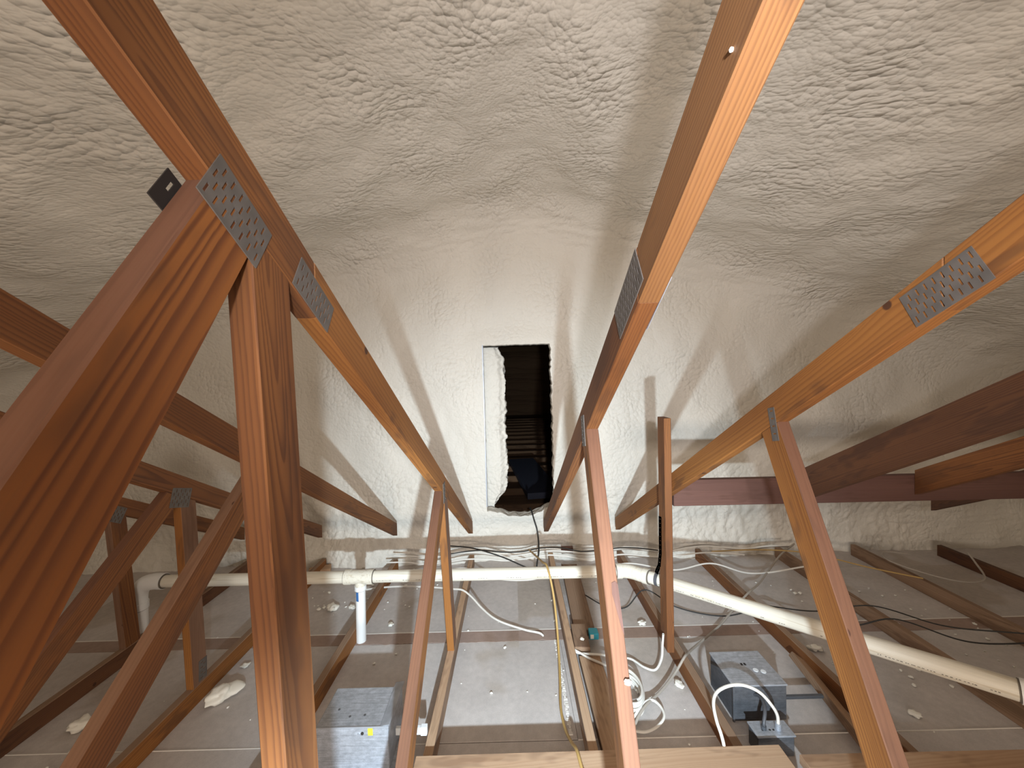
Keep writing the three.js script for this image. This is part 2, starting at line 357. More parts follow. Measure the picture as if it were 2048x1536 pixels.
// punched nail plate: flat steel with rows of slots, in the plane of a truss
function plateGeo(len, hgt, pitchU = 0.0125, slot = 0.015, pitchV = 0.032) {
  const s = new THREE.Shape([[-len / 2, -hgt / 2], [len / 2, -hgt / 2], [len / 2, hgt / 2], [-len / 2, hgt / 2]].map(p => new THREE.Vector2(...p)));
  const nu = Math.floor((len - 0.006) / pitchU), nv = Math.floor((hgt - 0.004) / pitchV * 2);
  for (let i = 0; i < nu; i++) for (let j = 0; j < nv; j++) {
    if ((i + j) % 2) continue;
    const u = (i - (nu - 1) / 2) * pitchU, v = (j - (nv - 1) / 2) * pitchV / 2, w = 0.0022, h = slot / 2;
    if (Math.abs(v) + h > hgt / 2 - 0.002) continue;
    s.holes.push(new THREE.Path([[u - w, v - h], [u - w, v + h], [u + w, v + h], [u + w, v - h]].map(p => new THREE.Vector2(...p))));
  }
  return new THREE.ExtrudeGeometry(s, { depth: 0.0016, bevelEnabled: false });
}
function plate(parent, x, side, z, y, dz, dy, len, hgt, opt = {}) {
  const l = Math.hypot(dz, dy), g = plateGeo(len, hgt, opt.pitchU, opt.slot, opt.pitchV);
  // local u along (dz, dy); local z outward
  const e = V(0, dy / l, dz / l), n = V(side, 0, 0), v = n.clone().cross(e);
  g.applyMatrix4(new THREE.Matrix4().makeBasis(e, v, n).setPosition(x + side * 0.0192, y, z));
  return part('nail_plate', g, opt.mat ?? M.plateSteel, parent);
}

// ---------------------------------------------------------------- roof trusses
const SL = 0.58, chordBottom = (z, c = 0.30) => c + SL * (3.13 + z), CN = Math.hypot(1, SL);
const JT = 0.089; // top of the bottom chord
// cut lines: [z, y, nz, ny], keeps the side the normal points away from
const underChord = [-3.13, 0.30, -SL / CN, 1 / CN], aboveJoist = [0, JT, 0, -1];
function truss(x, label, { topZ, endZ = -3.15, depth = 0.089, splice, mats, joist = true, joistEnd = -3.2, joistX = x, webs = [], plates = [] }) {
  const t = thing('roof_truss', label, 'truss', 'roof trusses along the attic');
  const vert = depth * CN, c = 0.403 - vert / 2; // keep the upper edge on the roof line
  const A = [-3.13, c], B = [topZ, c + SL * (3.13 + topZ)];
  const seg = (z0, z1, m) => part('top_chord', planeBoard(x, A, B, depth, [[z0, 0, -1, 0], [z1, 0, 1, 0]]), m, t);
  if (splice) { seg(endZ, splice, mats.low ?? mats.chord); seg(splice + 0.001, topZ, mats.high ?? mats.chord); }
  else seg(endZ, topZ, mats.chord);
  if (joist) part('bottom_chord', planeBoard(joistX, [joistEnd, JT / 2], [2.3, JT / 2], JT, [[joistEnd, 0, -1, 0], [2.3, 0, 1, 0]]), mats.joist ?? [M.joist, M.joist], t);
  for (const w of webs) part('web', planeBoard(x, w.a, w.b, w.depth ?? 0.089, w.cuts ?? [underChord, aboveJoist]), w.mat ?? mats.web, t);
  for (const p of plates) plate(t, p.x ?? x, p.side, ...p.at, ...p.dir, ...p.size, p.opt);
  return t;
}
const up = (z, off = 0) => [z, chordBottom(z) + off];
// cut a board against the edge of another one: line through two points, keeping the side of a third
function against(p, q, keep) { let nz = -(q[1] - p[1]), ny = q[0] - p[0]; if ((keep[0] - p[0]) * nz + (keep[1] - p[1]) * ny > 0) { nz = -nz; ny = -ny; } const l = Math.hypot(nz, ny); return [p[0], p[1], nz / l, ny / l]; }
const zMax = x => (ridgeY(x) - 0.16 - 0.403) / SL - 3.13;
const chordDir = [1, SL];

// far left
truss(-2.26, 'leftmost roof truss, in the dark corner behind the white elbow pipe', {
  topZ: Math.min(1.0, zMax(-2.26)), mats: { chord: [M.pineRed, M.pineRed], web: [M.pineRed, M.dusty], joist: [M.pineDark, M.joist] },
  webs: [{ a: [-2.15, 0.9], b: [-2.20, 0.1] }, { a: [-2.10, 0.90], b: [-1.2, 0.089], cuts: [underChord, aboveJoist, against([-2.105, 0.9], [-2.155, 0.1], [-1.2, 0.2])] }],
  plates: [{ side: 1, at: [-2.14, 0.87], dir: chordDir, size: [0.1, 0.085] }],
});
truss(-1.62, 'roof truss with a small ribbed plate where two brown webs meet the sloping chord', {
  topZ: Math.min(1.0, zMax(-1.62)), mats: { chord: [M.pineRed, M.pineRed], web: [M.pineRed, M.dustyRed], joist: [M.pine, M.joist] },
  webs: [{ a: [-1.87, 1.05], b: [-1.895, 0.1], mat: [M.dusty, M.pine] }, { a: [-1.80, 1.07], b: [-1.15, 0.55], cuts: [underChord, aboveJoist, against([-1.826, 1.05], [-1.851, 0.1], [-1.2, 0.6])] }],
  plates: [{ side: 1, at: [-1.83, 1.045], dir: [1, 0.3], size: [0.11, 0.09] }, { side: 1, at: [-1.91, 0.15], dir: [0.06, -1], size: [0.1, 0.05] }],
});
truss(-1.0, 'roof truss whose long web runs down left behind the thick near posts', {
  topZ: Math.min(1.0, zMax(-1.0)), mats: { chord: [M.pineRed, M.pineRed], web: [M.pineRed, M.dusty], joist: [M.pine, M.joist] }, joistEnd: -3.15,
  webs: [{ a: [-1.49, 1.24], b: [-0.86, 0.725] }],
});
{ // the near left truss: thick posts close to the camera
  const jz = -0.505;
  truss(-0.375, 'nearest roof truss on the left, with thick orange posts close to the camera', {
    topZ: 1.0, splice: -0.71, mats: { chord: [M.pineRed, M.pineRed], high: [M.pineRed, M.pineRed], low: [M.pine, M.pine], web: [M.pine, M.dusty], joist: [M.joist, M.plank] },
    webs: [
      { a: [-0.475, 1.757], b: [-0.235, 1.3994], mat: [M.pineWide, M.dustyRed], cuts: [underChord, aboveJoist] },
      { a: [-0.582, 1.75], b: [-0.612, 0.96], mat: [M.pineRed, M.pineRed], cuts: [underChord, aboveJoist, against([-0.513, 1.7394], [-0.257, 1.358], [-0.6, 1.2])] },
      { a: [-1.905, 1.01], b: [-1.15, 0.315], mat: [M.pine, M.dustyRed], cuts: [underChord, aboveJoist] },
      { a: [-1.955, 1.0], b: [-2.115, 0.1], mat: [M.dusty, M.pine], cuts: [underChord, aboveJoist, against([-1.935, 0.977], [-1.18, 0.282], [-2.1, 0.3])] },
    ],
    plates: [
      { side: 1, at: [-0.514, 1.812], dir: [-0.096, -0.0635], size: [0.118, 0.072], opt: { pitchU: 0.0085, pitchV: 0.03 } },
      { side: -1, at: [-0.462, 1.808], dir: [-0.096, -0.0635], size: [0.05, 0.05], opt: { mat: M.dark } },
      { side: 1, at: [-0.706, 1.742], dir: [-0.112, -0.068], size: [0.132, 0.06], opt: { pitchU: 0.0085 } },
      { side: 1, at: [-1.92, 1.01], dir: [0.05, 1], size: [0.1, 0.05] },
    ],
  });
}
truss(0.25, 'roof truss just right of the dark opening, its brightly lit web end standing in front', {
  topZ: 1.0, splice: -0.695, mats: { chord: [M.pineBrown, M.pineBrown], high: [M.pineBrown, M.pineBrown], low: [M.pineRed, M.pineRed], web: [M.pine, M.dustyRed], joist: [M.joist, M.plank] }, joistX: 0.285,
  webs: [{ a: [-1.26, 1.41], b: [-0.885, 0.66] }],
  plates: [
    { side: -1, at: [-0.757, 1.736], dir: [-0.148, -0.09], size: [0.172, 0.075], opt: { pitchU: 0.0085 } },
    { side: 1, at: [-0.725, 1.745], dir: [-0.148, -0.09], size: [0.14, 0.085], opt: { mat: M.galv } },
    { side: -1, at: [-1.262, 1.40], dir: [0.2, -1], size: [0.1, 0.05] },
  ],
});
{ // torn patch of bark on the front edge of that web
  const t = scene.children[scene.children.length - 1], d = V(0, -0.894, 0.447), n = V(0, 0.447, 0.894), o = V(0.25, 1.41, -1.26).addScaledVector(n, 0.0443);
  const sh = new THREE.Shape([[0.452, 0.002], [0.448, 0.012], [0.455, 0.0185], [0.53, 0.0188], [0.572, 0.0188], [0.548, 0.0125], [0.52, 0.008], [0.495, 0.0035], [0.478, 0.0]].map(p => new THREE.Vector2(p[0], p[1])));
  const g = new THREE.ExtrudeGeometry(sh, { depth: 0.0016, bevelEnabled: false });
  g.applyMatrix4(new THREE.Matrix4().makeBasis(d, V(1, 0, 0), n.clone()).setPosition(o));
  part('bark_patch', g, M.purple, t).userData.label = 'torn purple-brown patch on the web edge';
}
truss(0.843, 'roof truss with a large slotted plate at upper right', {
  topZ: Math.min(1.0, zMax(0.843)), splice: -0.735, mats: { chord: [M.pine, M.pine], web: [M.pine, M.dustyRed], joist: [M.pineRed, M.joist] }, joistX: 0.862,
  webs: [{ a: [-1.245, 1.42], b: [-0.87, 0.665] }],
  plates: [
    { side: -1, at: [-0.735, 1.731], dir: [-0.126, -0.067], size: [0.144, 0.074], opt: { pitchU: 0.0085 } },
    { side: -1, at: [-1.213, 1.412], dir: [0.22, -1], size: [0.105, 0.03], opt: { pitchU: 0.012 } },
  ],
});
truss(1.52, 'deep dark brown roof truss ending on the level header board', {
  topZ: Math.min(1.0, zMax(1.52)), depth: 0.14, endZ: -2.075, mats: { chord: [M.pineDark, M.pineDark], joist: [M.pineRed, M.joist] }, webs: [],
});
truss(2.19, 'roof truss behind the deep dark one, ending on the header at far right', {
  topZ: Math.min(1.0, zMax(2.19)), depth: 0.115, endZ: -2.075, mats: { chord: [M.pineRed, M.pineRed], joist: [M.joist, M.joist] }, webs: [],
});
truss(2.85, 'rightmost short truss tail that shows below the header board', {
  topZ: Math.min(1.0, zMax(2.85)), depth: 0.105, endZ: -2.6, mats: { chord: [M.pineDark, M.pineDark], joist: [M.joist, M.joist] }, webs: [], joistX: 2.83,
});
single('ceiling_joist', planeBoard(3.5, [-3.15, JT / 2], [2.3, JT / 2], JT, [[-3.15, 0, -1, 0], [2.3, 0, 1, 0]]), [M.pineDark, M.pineDark], 'dark joist on the floor at the far right edge', 'joist');

// level header board the right-hand trusses die into, and the upright post beside it
single('header_board', plank([0.864, 0.923, -2.095], [4.3, 0.905, -2.095], [0, 0, 1], 0.142, 0.038), [M.purple, M.purple], 'level purple-brown header board across the right-hand trusses', 'board');
single('upright_post', planeBoard(0.805, [-2.05, 0.1], [-2.045, 1.34], 0.089, [[0, 0.095, 0, -1], [0, 1.342, 0, 1]]), [M.pineRed, M.pineRed], 'short upright post nailed beside the sloping chord, free at the top', 'post');

// loose and laid boards on the floor
single('walk_board', plank([-0.41, 0.108, -1.385], [1.0, 0.108, -1.392], [0, 1, 0], 0.14, 0.038), [M.plank, M.plank], 'wide pale board laid across the joists in front, cable passing over it', 'board');
single('walk_board', plank([1.05, 0.108, -1.352], [2.6, 0.108, -1.345], [0, 1, 0], 0.14, 0.038), [M.plank, M.plank], 'second board across the joists, to the right of the wide one', 'board');
single('flat_plank', plank([0.425, 0.019, -3.1], [0.40, 0.019, -2.29], [0, 1, 0], 0.125, 0.036), [M.joist, M.joist], 'flat plank lying behind the teal box towards the foam wall', 'plank');
single('flat_plank', plank([0.385, 0.019, -2.08], [0.39, 0.019, -1.47], [0, 1, 0], 0.115, 0.036), [M.plank, M.joist], 'flat plank beside the joist under the white cables', 'plank');
single('wood_block', plank([0.36, 0.055, -2.30], [0.352, 0.055, -2.10], [0, 1, 0], 0.085, 0.03), [M.joist, M.joist], 'short wood block with a white speck beside the teal box', 'block');
single('wood_block', plank([-1.70, 0.024, -3.1], [-1.545, 0.024, -3.16], [0, 1, 0], 0.09, 0.04), [M.plank, M.plank], 'pale offcut lying behind the white pipe near the foam', 'block');
single('side_board', plank([1.47, 0.05, -2.0], [1.395, 0.05, -1.50], [0.75, 1, 0], 0.085, 0.03), [M.plank, M.joist], 'short board leaning on the joist right of the grey fixture box', 'board');
single('joist_offcut', plank([0.375, 0.12, -3.175], [0.47, 0.12, -3.175], [0, 0, 1], 0.05, 0.04), [M.purple, M.purple], 'small brown block end standing at the foot of the foam wall', 'block');

// ---------------------------------------------------------------- drain pipe
const pvcTex = dataTex(1024, 64, (a, w, h) => {
  for (let j = 0; j < h; j++) for (let i = 0; i < w; i++) {
    const u = i / w, v = j / h, o = (j * w + i) * 4;
    const k = 1 + 0.035 * N(u * 30, v * 6, 2) + 0.03 * N(u * 160, v * 20, 5);
    const dirt = sm(0.2, 0.5, N(u * 22, v * 7, 14) + 0.3 * N(u * 120, v * 30, 3)) * 0.22;
    let c = [226 * k, 219 * k, 203 * k].map((x, n) => x + ([150, 128, 92][n] - x) * dirt);
    a[o] = Math.min(255, c[0]); a[o + 1] = Math.min(255, c[1]); a[o + 2] = Math.min(255, c[2]); a[o + 3] = 255;
  }
}, true);
M.pvc = new THREE.MeshStandardMaterial({ map: pvcTex, roughness: 0.42 });
M.pvcWhite = new THREE.MeshStandardMaterial({ color: 0xeeeeec, roughness: 0.38 });
M.print = new THREE.MeshStandardMaterial({ color: 0x6a6258, roughness: 0.7 });
{
  const t = thing('drain_pipe', 'cream plastic drain pipe running level across the attic and off to the right', 'pipe');
  const R = 0.0345, yA = 0.39, zA = -2.3;
  const L0 = [-2.19, 0.40, zA], T = [-0.945, 0.394, zA], E = [0.66, 0.386, zA], Q = [1.70, 0.475, -1.27];
  const main = part('pipe', rod(L0, T, R), M.pvc, t); part('pipe', rod(T, E, R), M.pvc, t);
  // right-hand run, turned 45 degrees towards the camera
  part('pipe', rod([0.72, 0.386, -2.27], Q, R), M.pvc, t);
  part('pipe', rod(Q, [2.3, 0.527, -0.676], R), M.pvc, t);
  const rings = (a, b, r, seg = 30) => rod(a, b, r, seg);
  // coupling at the right edge
  const d = V(Q[0] - 0.72, Q[1] - 0.386, Q[2] + 2.27).normalize(), at = (p, k) => [p[0] + d.x * k, p[1] + d.y * k, p[2] + d.z * k];
  part('coupling', rings(at(Q, -0.01), at(Q, 0.1), R + 0.006), M.pvcWhite, t);
  // 45 degree elbow
  const bend = new THREE.TubeGeometry(new THREE.CatmullRomCurve3([V(0.60, 0.387, zA), V(0.65, 0.387, zA), V(0.69, 0.387, -2.285), V(0.735, 0.389, -2.245), V(0.765, 0.392, -2.215)]), 24, R + 0.005, 28);
  const el = part('elbow', bend, M.pvc, t);
  part('socket_ring', rings([0.598, 0.387, zA], [0.63, 0.387, zA], R + 0.0085), M.pvc, el);
  part('socket_ring', rings([0.745, 0.39, -2.236], [0.768, 0.392, -2.213], R + 0.0085), M.pvc, el);
  // tee with the thin drop pipe
  const tee = part('tee', mergeGeometries([rings([-1.035, 0.3945, zA], [-0.875, 0.3935, zA], R + 0.005), rings([-0.95, 0.394, zA], [-0.95, 0.325, zA], 0.031)]), M.pvc, t);
  part('socket_ring', rings([-1.04, 0.3945, zA], [-1.005, 0.3945, zA], R + 0.008), M.pvc, tee);
  part('socket_ring', rings([-0.905, 0.3935, zA], [-0.868, 0.3935, zA], R + 0.008), M.pvc, tee);
  part('socket_ring', rings([-0.95, 0.345, zA], [-0.95, 0.318, zA], 0.0345), M.pvcWhite, tee);
  const drop = part('drop_pipe', rod([-0.95, 0.33, zA], [-0.957, 0.0, zA], 0.0285), M.pvcWhite, t);
  const lab = new THREE.CylinderGeometry(0.0289, 0.0289, 0.055, 12, 1, true, -0.75, 0.7); lab.translate(-0.951, 0.285, zA);
  part('blue_label', lab, M.blueInk, drop).userData.label = 'blue printed mark';
  // left end: bend down through the floor
  const lb = new THREE.TubeGeometry(new THREE.CatmullRomCurve3([V(-2.14, 0.40, zA), V(-2.20, 0.40, zA), V(-2.255, 0.385, zA), V(-2.29, 0.34, zA), V(-2.30, 0.28, zA), V(-2.302, 0.24, zA)]), 32, R + 0.011, 28);
  const le = part('elbow', lb, M.pvcWhite, t);
  part('socket_ring', rings([-2.165, 0.40, zA], [-2.135, 0.40, zA], R + 0.011), M.pvcWhite, le);
  part('socket_ring', rings([-2.301, 0.275, zA], [-2.302, 0.235, zA], R + 0.016), M.pvcWhite, le);
  part('drop_pipe', rod([-2.302, 0.26, zA], [-2.325, 0.0, zA - 0.02], 0.046), M.pvcWhite, t);
  // dark glue lines at the sockets
  const glue = (a, b, r) => part('glue_line', rod(a, b, r, 30), M.print, t);
  glue([-1.043, 0.3945, zA], [-1.04, 0.3945, zA], R + 0.006); glue([-0.868, 0.3935, zA], [-0.864, 0.3935, zA], R + 0.006); glue([-0.952, 0.319, zA], [-0.952, 0.315, zA], 0.0325);
  glue([0.594, 0.387, zA], [0.598, 0.387, zA], R + 0.006); glue([0.768, 0.392, -2.213], [0.771, 0.3923, -2.21], R + 0.006);
  glue([-2.135, 0.40, zA], [-2.131, 0.40, zA], R + 0.008); glue([-2.302, 0.235, zA], [-2.302, 0.231, zA], R + 0.0135); glue(at(Q, -0.014), at(Q, -0.01), R + 0.003);
  // printed line of tiny marks along the pipe
  const marks = [];
  const printRun = (A, B, r, u, n0) => {
    const a = V(...A), b = V(...B), dir = b.clone().sub(a), L = dir.length(); dir.normalize();
    const n = V(...n0); n.addScaledVector(dir, -n.dot(dir)).normalize();
    const cyl = dir.clone().cross(n);
    for (let s = u[0]; s < u[1] * L;) {
      const w = rr(0.003, 0.008), g = new THREE.BoxGeometry(w, rr(0.002, 0.0034), 0.0006);
      if (rnd() < 0.8) marks.push(g.applyMatrix4(new THREE.Matrix4().makeBasis(dir, cyl.clone().negate(), n).setPosition(a.clone().addScaledVector(dir, s).addScaledVector(n, r + 0.0001))));
      s += w + rr(0.002, 0.006) + (rnd() < 0.06 ? rr(0.03, 0.12) : 0);
    }
  };
  printRun(T, E, R, [0.08, 0.96], [0, -0.25, 1]); printRun([0.72, 0.386, -2.27], Q, R, [0.12, 0.97], [-0.5, -0.3, 0.9]);
  const mk = part('printing', mergeGeometries(marks), M.print, t); mk.userData.kind = 'stuff'; mk.userData.label = 'faint row of small grey print marks';
}
{ // perforated hanger strap from the post round the pipe
  const path = [[0.783, 0.80, -2.065], [0.783, 0.60, -2.07], [0.783, 0.52, -2.09], [0.79, 0.47, -2.14], [0.795, 0.437, -2.17]];
  const segs = [], holes = [];
  const band = (pts, w) => {
    for (let i = 0; i < pts.length - 1; i++) {
      const a = V(...pts[i]), b = V(...pts[i + 1]), d = b.clone().sub(a), L = d.length(); d.normalize();
      const x = V(0.4, 0, 0.9).normalize(), n = x.clone().cross(d).normalize(), side = d.clone().cross(n);
      const s = new THREE.Shape([[-0.002, -w / 2], [L + 0.002, -w / 2], [L + 0.002, w / 2], [-0.002, w / 2]].map(p => new THREE.Vector2(...p)));
      for (let q = 0.012; q < L; q += 0.024) { const h = new THREE.Path(); h.absarc(q, 0, 0.0035, 0, 6.283); s.holes.push(h); }
      const g = new THREE.ExtrudeGeometry(s, { depth: 0.0015, bevelEnabled: false, curveSegments: 6 });
      segs.push(g.applyMatrix4(new THREE.Matrix4().makeBasis(d, side.clone().negate(), n.clone().negate()).setPosition(a)));
    }
  };
  band(path, 0.02);
  // the loop round the pipe, in the plane across it
  const d = V(0.98, 0.089, -(-1.0)).set(0.98, 0.089, 1.0).normalize(), c = V(0.807, 0.394, -2.182), e1 = V(0, 1, 0).addScaledVector(d, -d.y).normalize(), e2 = d.clone().cross(e1);
  const pos = [], ix = [];
  for (let k = 0; k <= 32; k++) { const an = k / 32 * 6.2832, r = 0.0368; for (const s of [-0.01, 0.01]) { const p = c.clone().addScaledVector(e1, Math.cos(an) * r).addScaledVector(e2, Math.sin(an) * r).addScaledVector(d, s); pos.push(p.x, p.y, p.z); } }
  for (let k = 0; k < 32; k++) { const a = k * 2; ix.push(a, a + 1, a + 3, a, a + 3, a + 2); }
  const g = new THREE.BufferGeometry(); g.setAttribute('position', new THREE.Float32BufferAttribute(pos, 3)); g.setIndex(ix); g.computeVertexNormals();
  const t = thing('hanger_strap', 'perforated grey steel strap that hangs the pipe from the upright post', 'strap');
  part('strap', mergeGeometries(segs), M.steelDark, t);
  part('loop', g, new THREE.MeshStandardMaterial({ color: 0x6a6b70, metalness: 0.5, roughness: 0.5, side: THREE.DoubleSide }), t);
}

// ---------------------------------------------------------------- ceiling fixtures seen from above
{
  const t = thing('fixture_box', 'large shiny steel fixture box left of the middle, behind the slanting webs', 'box');
  const b = part('housing', boxAt(-0.83, -0.535, 0.012, 0.19, -1.715, -1.515, 0.004), M.galv, t);
  part('flange', boxAt(-0.845, -0.5, 0.0, 0.014, -1.73, -1.46, 0.003), M.galv, t);
  part('side_flap', plank([-0.55, 0.192, -1.515], [-0.55, 0.196, -1.735], [-0.12, 1, 0], 0.04, 0.003), M.galv, t);
  part('seam', boxAt(-0.832, -0.533, 0.186, 0.192, -1.518, -1.5125, 0.001), M.galv, b);
  part('yellow_sticker', boxAt(-0.618, -0.598, 0.155, 0.186, -1.5155, -1.5142, 0.0005), M.yellow, t);
  for (const [x, y] of [[-0.64, 0.165], [-0.655, 0.16]]) part('screw', rod([x, y, -1.516], [x, y, -1.512], 0.006, 12), x > -0.65 ? M.dark : M.galv, t);
  for (const [x, z] of [[-0.77, -1.60], [-0.71, -1.565], [-0.65, -1.57]]) part('dimple', rod([x, 0.1895, z], [x, 0.1912, z], 0.005, 10), M.steelDark, t);
  const br = part('mounting_bracket', boxAt(-0.53, -0.397, 0.085, 0.115, -1.60, -1.585, 0.002), M.whiteMetal, t);
  part('clip', boxAt(-0.425, -0.398, 0.082, 0.118, -1.605, -1.582, 0.003), M.whiteMetal, br);
}
{
  const t = thing('fixture_box', 'grey steel recessed light box with two white discs, right of the middle', 'box');
  const b = part('housing', boxAt(0.962, 1.20, 0.0, 0.162, -1.905, -1.70, 0.003), M.galvDark, t);
  part('lid', boxAt(0.958, 1.204, 0.158, 0.165, -1.91, -1.697, 0.002), M.galv, t);
  for (const [x, z] of [[1.145, -1.775], [1.115, -1.785]]) part('white_disc', rod([x, 0.164, z], [x, 0.1665, z], 0.0115, 20), M.whiteMetal, t);
  for (const x of [1.066, 1.081]) part('vent_slot', boxAt(x, x + 0.01, 0.1645, 0.166, -1.83, -1.816, 0.0005), M.dark, t);
  part('hanger_bar', boxAt(1.2, 1.385, 0.075, 0.088, -1.735, -1.72, 0.002), M.galvDark, t);
  part('seam_strip', boxAt(0.956, 0.964, 0.0, 0.162, -1.702, -1.694, 0.001), M.galvDark, t);
}
{
  const t = thing('junction_box', 'small grey steel junction box with cable clamps beside the recessed light box', 'box');
  part('body', boxAt(0.965, 1.115, 0.0, 0.085, -1.60, -1.535, 0.004), M.galvDark, t);
  part('cover', boxAt(0.961, 1.119, 0.083, 0.09, -1.604, -1.531, 0.002), M.galv, t);
  for (const x of [1.0, 1.03, 1.045]) part('knockout', rod([x, 0.0895, -1.56], [x, 0.0912, -1.56], 0.004, 10), M.dark, t);
  part('cable_clamp', rod([1.068, 0.088, -1.565], [1.068, 0.115, -1.565], 0.012, 16), M.galv, t);
  part('cable_clamp', rod([1.008, 0.088, -1.565], [1.008, 0.105, -1.565], 0.01, 16), M.galvDark, t);
}
{
  const t = thing('plastic_box', 'small teal plastic electrical box beside the wood block', 'box');
  part('body', boxAt(0.412, 0.466, 0.036, 0.075, -2.255, -2.20, 0.006), M.teal, t);
  part('face', boxAt(0.416, 0.436, 0.046, 0.070, -2.2, -2.1965, 0.003), M.gypsum, t);
}

// ---------------------------------------------------------------- cables
const cable = (label, pts, r, mat, group) => single('cable', tube(pts, r), mat, label, 'cable', group);
cable('tan cable draped over the level pipe and down across the front board',
  [[0.10, 0.20, -3.02], [0.14, 0.32, -2.65], [0.165, 0.42, -2.36], [0.178, 0.437, -2.3], [0.192, 0.40, -2.235], [0.209, 0.3, -2.215], [0.222, 0.15, -2.205], [0.218, 0.05, -2.08], [0.205, 0.02, -1.93], [0.188, 0.02, -1.76], [0.192, 0.035, -1.65], [0.203, 0.09, -1.53], [0.212, 0.136, -1.45], [0.221, 0.136, -1.37], [0.235, 0.133, -1.33], [0.24, 0.02, -1.25]], 0.0062, M.cableTan);
cable('white cable curving over the joist to a hole in the floor strip',
  [[-1.2, 0.03, -2.80], [-0.899, 0.06, -2.79], [-0.596, 0.07, -2.746], [-0.459, 0.09, -2.684], [-0.384, 0.097, -2.653], [-0.32, 0.075, -2.61], [-0.24, 0.04, -2.53], [-0.14, 0.022, -2.435], [0.039, 0.015, -2.339], [0.14, 0.01, -2.302], [0.156, -0.02, -2.299]], 0.0065, M.cableWhite);
cable('grey cable crossing diagonally from the right foam wall to the coil',
  [[2.30, 0.13, -3.15], [2.08, 0.11, -3.003], [1.929, 0.06, -2.898], [1.717, 0.06, -2.699], [1.53, 0.1, -2.52], [1.392, 0.06, -2.433], [1.23, 0.03, -2.312], [1.036, 0.03, -2.166], [0.90, 0.08, -2.02], [0.862, 0.097, -1.972], [0.79, 0.05, -1.923], [0.679, 0.03, -1.834], [0.578, 0.035, -1.752], [0.507, 0.02, -1.676], [0.47, 0.01, -1.6]], 0.0065, M.cableGrey);
cable('white cable hanging in a loop from the foot of the upright post',
  [[0.775, 0.18, -2.03], [0.772, 0.12, -2.035], [0.757, 0.055, -2.015], [0.711, 0.02, -1.986], [0.667, 0.016, -2.008], [0.612, 0.016, -2.072], [0.55, 0.03, -2.066], [0.442, 0.048, -2.068], [0.322, 0.05, -2.085], [0.30, 0.06, -2.09]], 0.006, M.cableWhite);
cable('white cable leaving the joist towards the coil behind the pale web',
  [[0.30, 0.06, -2.10], [0.34, 0.052, -2.075], [0.382, 0.046, -2.044], [0.463, 0.042, -1.99], [0.517, 0.03, -1.949], [0.56, 0.02, -1.91], [0.58, 0.01, -1.85]], 0.006, M.cableWhite);
{
  const pts = []; for (let k = 0; k <= 90; k++) { const a = k / 90 * 6.2832 * 5.2; pts.push([0.52 + Math.cos(a) * (0.068 + 0.006 * Math.sin(a * 0.37)), 0.008 + k * 0.0008, -1.835 + Math.sin(a) * (0.105 + 0.006 * Math.cos(a * 0.53))]); }
  single('cable_coil', tube(pts, 0.006, 500), M.cableWhite, 'coil of white cable on the floor behind the pale web', 'cable coil');
}
cable('white cable end making a round loop beside the coil',
  [[0.50, 0.02, -1.70], [0.522, 0.03, -1.715], [0.585, 0.035, -1.774], [0.625, 0.035, -1.783], [0.65, 0.03, -1.755], [0.65, 0.025, -1.71], [0.606, 0.02, -1.667], [0.543, 0.015, -1.645], [0.50, 0.01, -1.655]], 0.006, M.cableWhite);
cable('white cable arching out of the junction box and over the joist',
  [[1.068, 0.10, -1.565], [1.062, 0.15, -1.56], [1.042, 0.19, -1.56], [1.004, 0.232, -1.58], [0.953, 0.247, -1.6], [0.89, 0.249, -1.6], [0.822, 0.237, -1.58], [0.793, 0.221, -1.55], [0.778, 0.194, -1.5], [0.78, 0.165, -1.47], [0.788, 0.12, -1.465], [0.79, 0.05, -1.47], [0.79, 0.01, -1.475]], 0.0065, M.cableWhite);
cable('grey armoured cable between the recessed light box and the junction box',
  [[1.055, 0.12, -1.70], [1.06, 0.135, -1.675], [1.05, 0.145, -1.63], [1.03, 0.14, -1.59], [1.01, 0.115, -1.567], [1.008, 0.10, -1.565]], 0.007, M.galvDark);
cable('black cable hanging out of the dark opening down to the floor wires',
  [[0.13, 0.36, -3.5], [0.135, 0.405, -3.38], [0.145, 0.395, -3.27], [0.156, 0.36, -3.215], [0.176, 0.291, -3.2], [0.184, 0.22, -3.16], [0.178, 0.17, -3.05], [0.155, 0.14, -2.92], [0.14, 0.06, -2.86]], 0.0065, M.cableBlack);
// bundle along the foot of the foam wall
const wallRun = (label, mat, r, y0, z0, x0, x1, k) => { const p = []; for (let x = x0; x <= x1; x += 0.16) { const near = Math.min(...[-1.62, -1, -0.375, 0.285, 0.862, 1.52, 2.19].map(q => Math.abs(x - q))); p.push([x, y0 + 0.02 * N(x * 2.1, k, 1) - 0.03 * sm(0.05, 0.3, near), z0 + 0.035 * N(x * 1.4, k * 3, 2)]); } return cable(label, p, r, mat, 'wires along the foot of the wall'); };
wallRun('white wire running highest along the foot of the foam wall', M.cableWhite, 0.006, 0.145, -3.10, -1.0, 2.2, 1.3);
wallRun('white wire lying lower along the foot of the foam wall', M.cableWhite, 0.006, 0.118, -3.06, -1.05, 1.9, 4.6);
wallRun('grey wire in the bundle along the foot of the foam wall', M.cableGrey, 0.006, 0.13, -3.13, -0.95, 2.4, 7.7);
wallRun('black wire in the bundle along the foot of the foam wall', M.cableBlack, 0.005, 0.16, -3.12, -0.6, 1.2, 9.2);
cable('black wire sagging from the left joist to the tan cable', [[-0.55, 0.20, -3.13], [-0.36, 0.19, -3.1], [-0.12, 0.15, -3.02], [0.05, 0.12, -2.92], [0.16, 0.10, -2.86], [0.3, 0.115, -2.8]], 0.0055, M.cableBlack);
